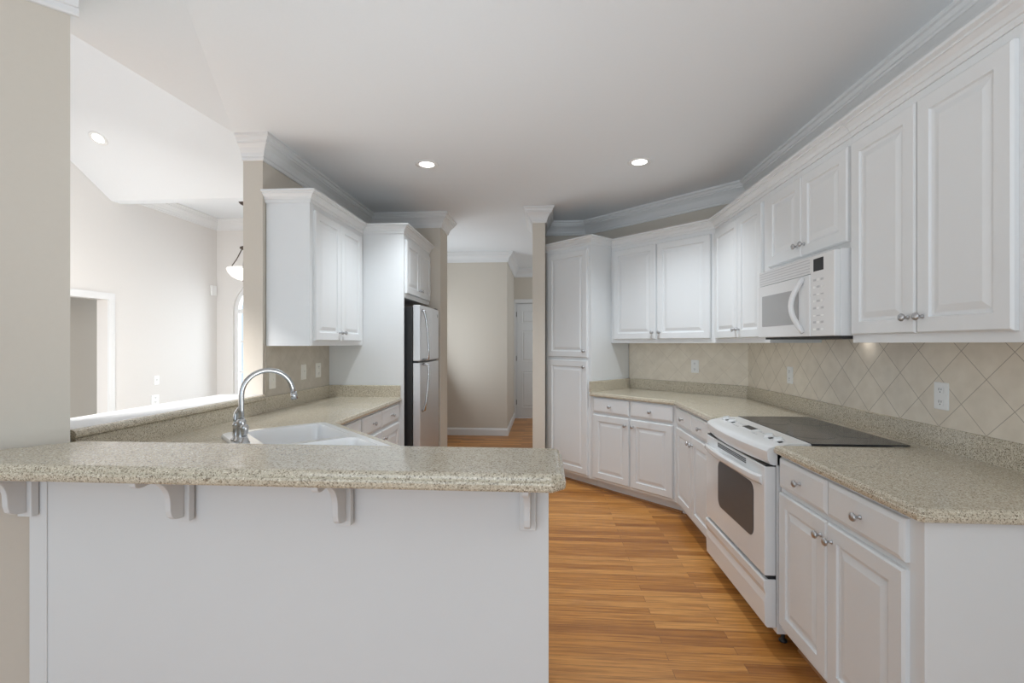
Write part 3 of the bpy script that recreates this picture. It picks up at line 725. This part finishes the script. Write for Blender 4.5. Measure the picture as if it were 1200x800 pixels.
# storage drawer
b = MB(); L = []
pr_ = [(-0.002, 0.085), (-0.040, 0.085), (-0.050, 0.095), (-0.054, 0.20), (-0.048, 0.235), (-0.056, 0.262), (-0.056, 0.296), (-0.050, 0.302), (-0.002, 0.302)]
b.prism_x(pr_, 0.004, W - 0.004); b.build('storage_drawer', M['enamel'], rg, bevel=0.003)
b = MB(); b.box(0.01, -0.035, 0.3005, W - 0.01, -0.0005, 0.3185); b.build('drawer_gap', M['black'], rg)
for x in (0.05, W - 0.05):
    for y in (0.05, 0.5):
        b = MB(); b.lathe([(0.018, 0), (0.018, 0.008), (0.008, 0.012), (0.008, 0.062)], n=12, o=(x, y, 0)); b.build('foot', M['black'], rg)

# ------------------------------------------------------------------ microwave
mw = thing('microwave', 'white over-the-range microwave with vent grille under the short wall cabinet', 'microwave', (1.315, 2.945, 1.392), -PI / 2)
MWW, MWH = 0.747, 0.408
b = MB(); b.box(0, 0.02, 0.012, MWW, 0.383, MWH); b.build('body', M['enamel'], mw, bevel=0.002)
b = MB(); b.box(0.01, 0.03, 0.0, MWW - 0.01, 0.37, 0.0125); b.build('base_plate', M['darkplate'], mw)
b = MB(); b.box(0.002, -0.004, MWH - 0.088, 0.555, 0.0205, MWH - 0.004); vg = b.build('vent_grille', M['enamel'], mw, bevel=0.002)
for k in range(5):
    z = MWH - 0.078 + 0.0145 * k
    b = MB(); b.box(0.012, -0.0052, z, 0.545, -0.0035, z + 0.0045); b.build('slot', M['greymark'] if k != 0 else M['greymark'], vg)
b = MB(); b.box(0.002, -0.010, 0.012, 0.555, 0.0205, MWH - 0.091); md = b.build('door', M['enamel'], mw, bevel=0.004)
b = MB(); pts = round_rect(0.055, 0.075, 0.455, 0.255, 0.008)
b.loft([[(x, -0.0095, z) for x, z in pts], [(x, -0.0115, z) for x, z in pts]]); w_ = b.build('window', M['mw_glass'], md); w_['label'] = 'grey microwave window'
b = MB(); path = []
for i in range(13):
    t = i / 12; path.append((0.500 - 0.035 * math.sin(PI * t), -0.012 - 0.042 * math.sin(PI * t), 0.030 + 0.275 * t))
b.tube(path, [0.012] + [0.0135] * 11 + [0.012], 10); b.build('handle', M['enamel'], md)
b = MB(); b.box(0.557, -0.008, 0.012, MWW, 0.0205, MWH - 0.004); cpn = b.build('control_panel', M['enamel'], mw, bevel=0.004)
b = MB(); b.box(0.585, -0.0095, 0.325, 0.665, -0.0075, 0.385); b.build('display', M['black'], cpn)
for r_ in range(8):
    for c_ in range(3):
        x = 0.582 + c_ * 0.031; z = 0.04 + r_ * 0.034
        b = MB(); b.box(x, -0.0092, z, x + 0.021, -0.0075, z + (0.006 if r_ in (2, 5) else 0.010)); b.build('button', M['greymark'] if (r_ + c_) % 2 else M['plate'], cpn)
b = MB(); b.lathe([(0.022, -0.006), (0.022, 0.001)], n=16, o=(0.39, 0.33, 0)); lampo = b.build('lamp_lens', M['lens'], mw)
spot('microwave_lamp', (1.60, 2.56, 1.383), 1.1, 110, 0.8, (1, 0.95, 0.85), (0, math.radians(25), 0), 0.02)

# ------------------------------------------------------------------ refrigerator
FW, FY0 = 0.70, 3.935
rf = thing('refrigerator', 'stainless top-freezer refrigerator with black sides in the alcove on the left', 'refrigerator', (-1.135, FY0, 0), PI / 2)
b = MB(); b.box(0, 0.0, 0.03, FW, 0.68, 1.685); bd = b.build('body', M['black'], rf, bevel=0.003); bd['label'] = 'black refrigerator body'
def rdoor(z0, z1, name):
    b = MB(); L = []
    for i in range(13):
        x = FW * i / 12; s_ = 1 - (2 * i / 12 - 1) ** 2; f = -0.068 - 0.014 * s_
        L.append([(x, -0.004, z0), (x, f, z0), (x, f, z1), (x, -0.004, z1)])
    b.loft(L); return b.build(name, M['steel'], rf, bevel=0.006)
fd = rdoor(1.215, 1.700, 'freezer_door'); rd = rdoor(0.06, 1.200, 'fridge_door')
b = MB(); b.box(0.01, -0.05, 1.2, FW - 0.01, -0.001, 1.215); b.build('door_gap', M['black'], rf)
b = MB(); b.tube([(0.055, -0.072, 1.655), (0.055, -0.092, 1.645), (0.062, -0.105, 1.58), (0.070, -0.118, 1.45), (0.074, -0.126, 1.32), (0.074, -0.122, 1.235), (0.072, -0.074, 1.225)], [0.013, 0.013, 0.011, 0.010, 0.010, 0.011, 0.012], 10); b.build('handle', M['chrome'], fd)
b = MB(); b.tube([(0.072, -0.074, 1.188), (0.074, -0.122, 1.178), (0.074, -0.126, 1.10), (0.070, -0.118, 0.98), (0.062, -0.105, 0.86), (0.055, -0.092, 0.79), (0.055, -0.072, 0.78)], [0.012, 0.011, 0.010, 0.010, 0.011, 0.013, 0.013], 10); b.build('handle', M['chrome'], rd)
b = MB(); b.lathe([(0.016, 0), (0.016, -0.003), (0.012, -0.004)], 'y', 18, (FW - 0.07, -0.0715, 1.64)); b.build('emblem', M['chrome'], fd)
b = MB(); b.box(0.02, -0.03, 0.0, FW - 0.02, 0.02, 0.055); b.build('toe_grille', M['black'], rf)
b = MB(); b.box(FW - 0.09, -0.06, 1.7005, FW - 0.02, 0.02, 1.712); b.build('hinge_cover', M['black'], rf)

# ------------------------------------------------------------------ plates on the walls
def outlet(loc, rz, label, switch=0, w=0.072, h=0.116, m='plate'):
    r = thing('light_switch' if switch else 'wall_outlet', label, 'switch' if switch else 'outlet', loc, rz, None)
    b = MB(); pts = round_rect(-w / 2, -h / 2, w / 2, h / 2, 0.005, 3)
    b.loft([[(x, 0, z) for x, z in pts], [(x, -0.004, z) for x, z in pts], [(x, -0.006, z) for x, z in inset_poly(pts, 0.003)]]); b.build('cover_plate', M[m], r)
    if switch:
        n = switch
        for k in range(n):
            cx = (k - (n - 1) / 2) * 0.046
            b = MB(); b.box(cx - 0.005, -0.016, -0.003, cx + 0.005, -0.0055, 0.012); b.build('toggle', M[m], r)
    else:
        for s_ in (-1, 1):
            b = MB(); pts = round_rect(-0.017, s_ * 0.026 - 0.017, 0.017, s_ * 0.026 + 0.017, 0.012, 4)
            b.loft([[(x, -0.0055, z) for x, z in pts], [(x, -0.008, z) for x, z in pts]]); rc = b.build('receptacle', M[m], r)
            for dx, hh_ in ((-0.006, 0.0055), (0.006, 0.0045)):
                b = MB(); b.box(dx - 0.001, -0.0086, s_ * 0.026 - hh_ + 0.003, dx + 0.001, -0.0078, s_ * 0.026 + hh_ + 0.003); b.build('slot', M['black'], rc)
            b = MB(); b.lathe([(0.0025, -0.0078), (0.0025, -0.0086)], 'y', 8, (0, 0, s_ * 0.026 - 0.009)); b.build('slot', M['black'], rc)
    return r
outlet((XR - 0.0095, 2.105, 1.145), -PI / 2, 'white duplex outlet nearest the camera on the diamond tile of the right wall')
outlet((XR - 0.0095, 3.33, 1.15), -PI / 2, 'white duplex outlet on the right wall tile beyond the range')
s_ = 0.33
outlet((XR - s_ - 0.007, SD - XR + s_ - 0.007, 1.16), -PI / 4, 'white duplex outlet on the diagonal wall tile under the corner wall cabinet')
outlet((XL + 0.0095, 3.03, 1.12), PI / 2, 'ivory wall plate nearest the pass-through on the left wall behind the faucet', 1, m='ivory')
outlet((XL + 0.0095, 3.44, 1.15), PI / 2, 'ivory switch plate in the middle of the three on the left wall under the cabinet', 1, m='ivory')
outlet((XL + 0.0095, 3.67, 1.15), PI / 2, 'ivory outlet plate nearest the refrigerator panel on the left wall', 0, w=0.085, m='ivory')
th = thing('thermostat', 'small white wall box near the corner of the dining bay', 'thermostat', (WX, 6.16, 2.10), PI / 2)
b = MB(); b.box(-0.05, -0.025, -0.07, 0.05, 0, 0.07); b.build('case', M['plate'], th, bevel=0.006)
outlet((WX, 5.22, 0.93), PI / 2, 'upper of two white plates on the living room wall seen over the ledge', 1, w=0.075, h=0.11)
outlet((WX, 5.20, 0.70), PI / 2, 'lower of two white plates on the living room wall seen over the ledge', 0, w=0.11, h=0.115)

# ------------------------------------------------------------------ lamps
def can(loc, label, rx=0.0, power=73, k=1.0):
    r = thing('recessed_light', label, 'light', loc, 0, 'recessed ceiling lights'); r.rotation_euler = (rx, 0, 0); r.scale = (k, k, 1)
    b = MB(); b.lathe([(0.055, -0.001), (0.062, -0.006), (0.085, -0.004), (0.088, 0.0)], n=32); b.build('trim_ring', M['plate'], r)
    b = MB(); b.lathe([(0.056, -0.0005), (0.050, -0.004), (0.020, -0.006)], n=28); b.build('lens', M['lens'], r)
    nrm = Vector((0, math.sin(rx), -math.cos(rx))) 
    spot('recessed_lamp', (loc[0], loc[1] - 0.03 * math.sin(rx) * -1, loc[2] - 0.03), power, 122, 1.0, (0.86, 0.94, 1.0), (rx, 0, 0), 0.06)
    return r
can((-0.886, 3.458, H - 0.0005), 'lit round recessed ceiling light, left one of the two over the kitchen floor')
can((0.707, 3.523, H - 0.0005), 'lit round recessed ceiling light, right one of the two over the kitchen floor')
# on the vault
yv = 4.025; can((-4.118, yv, ZD + sl * (YD - yv) - 0.001), 'recessed light in the sloping vaulted ceiling of the living room', -math.atan(sl), 1, 0.85)

pdl = thing('pendant_light', 'bronze pendant with frosted bowl hanging in the dining bay beside the wall end', 'light', (-3.66, 5.45, 0))
b = MB(); b.lathe([(0.065, 3.10), (0.065, 3.088), (0.045, 3.065), (0.012, 3.05)], n=20); b.build('canopy', M['bronze'], pdl)
b = MB()
z = 3.055
k = 0
while z > 2.56:
    rx_ = 0.008; pts = []
    for a in range(0, 361, 45):
        u = rx_ * math.cos(math.radians(a)); v_ = 0.016 * math.sin(math.radians(a))
        pts.append((u if k % 2 else 0, 0 if k % 2 else u, z - 0.016 + v_))
    b.tube(pts, 0.0022, 5); z -= 0.024; k += 1
b.build('chain', M['bronze'], pdl)
b = MB(); b.lathe([(0.012, 2.56), (0.05, 2.545), (0.055, 2.525), (0.015, 2.505), (0.008, 2.49)], n=16); b.build('hub', M['bronze'], pdl)
for a in (90, 210, 330):
    a = math.radians(a + 90); b = MB()
    b.tube([(0.03 * math.cos(a), 0.03 * math.sin(a), 2.53), (0.10 * math.cos(a), 0.10 * math.sin(a), 2.40), (0.195 * math.cos(a), 0.195 * math.sin(a), 2.275), (0.205 * math.cos(a), 0.205 * math.sin(a), 2.262)], 0.006, 6); b.build('arm', M['bronze'], pdl)
b = MB(); b.lathe([(0.185, 2.285), (0.195, 2.270), (0.18, 2.225), (0.14, 2.175), (0.08, 2.145), (0.02, 2.135), (0.02, 2.142), (0.08, 2.153), (0.135, 2.183), (0.172, 2.228), (0.185, 2.268), (0.178, 2.283)], n=32); b.build('bowl', M['bowl'], pdl)
b = MB(); b.lathe([(0.020, 2.142), (0.022, 2.128), (0.010, 2.11), (0.004, 2.10)], n=12); b.build('finial', M['bronze'], pdl)
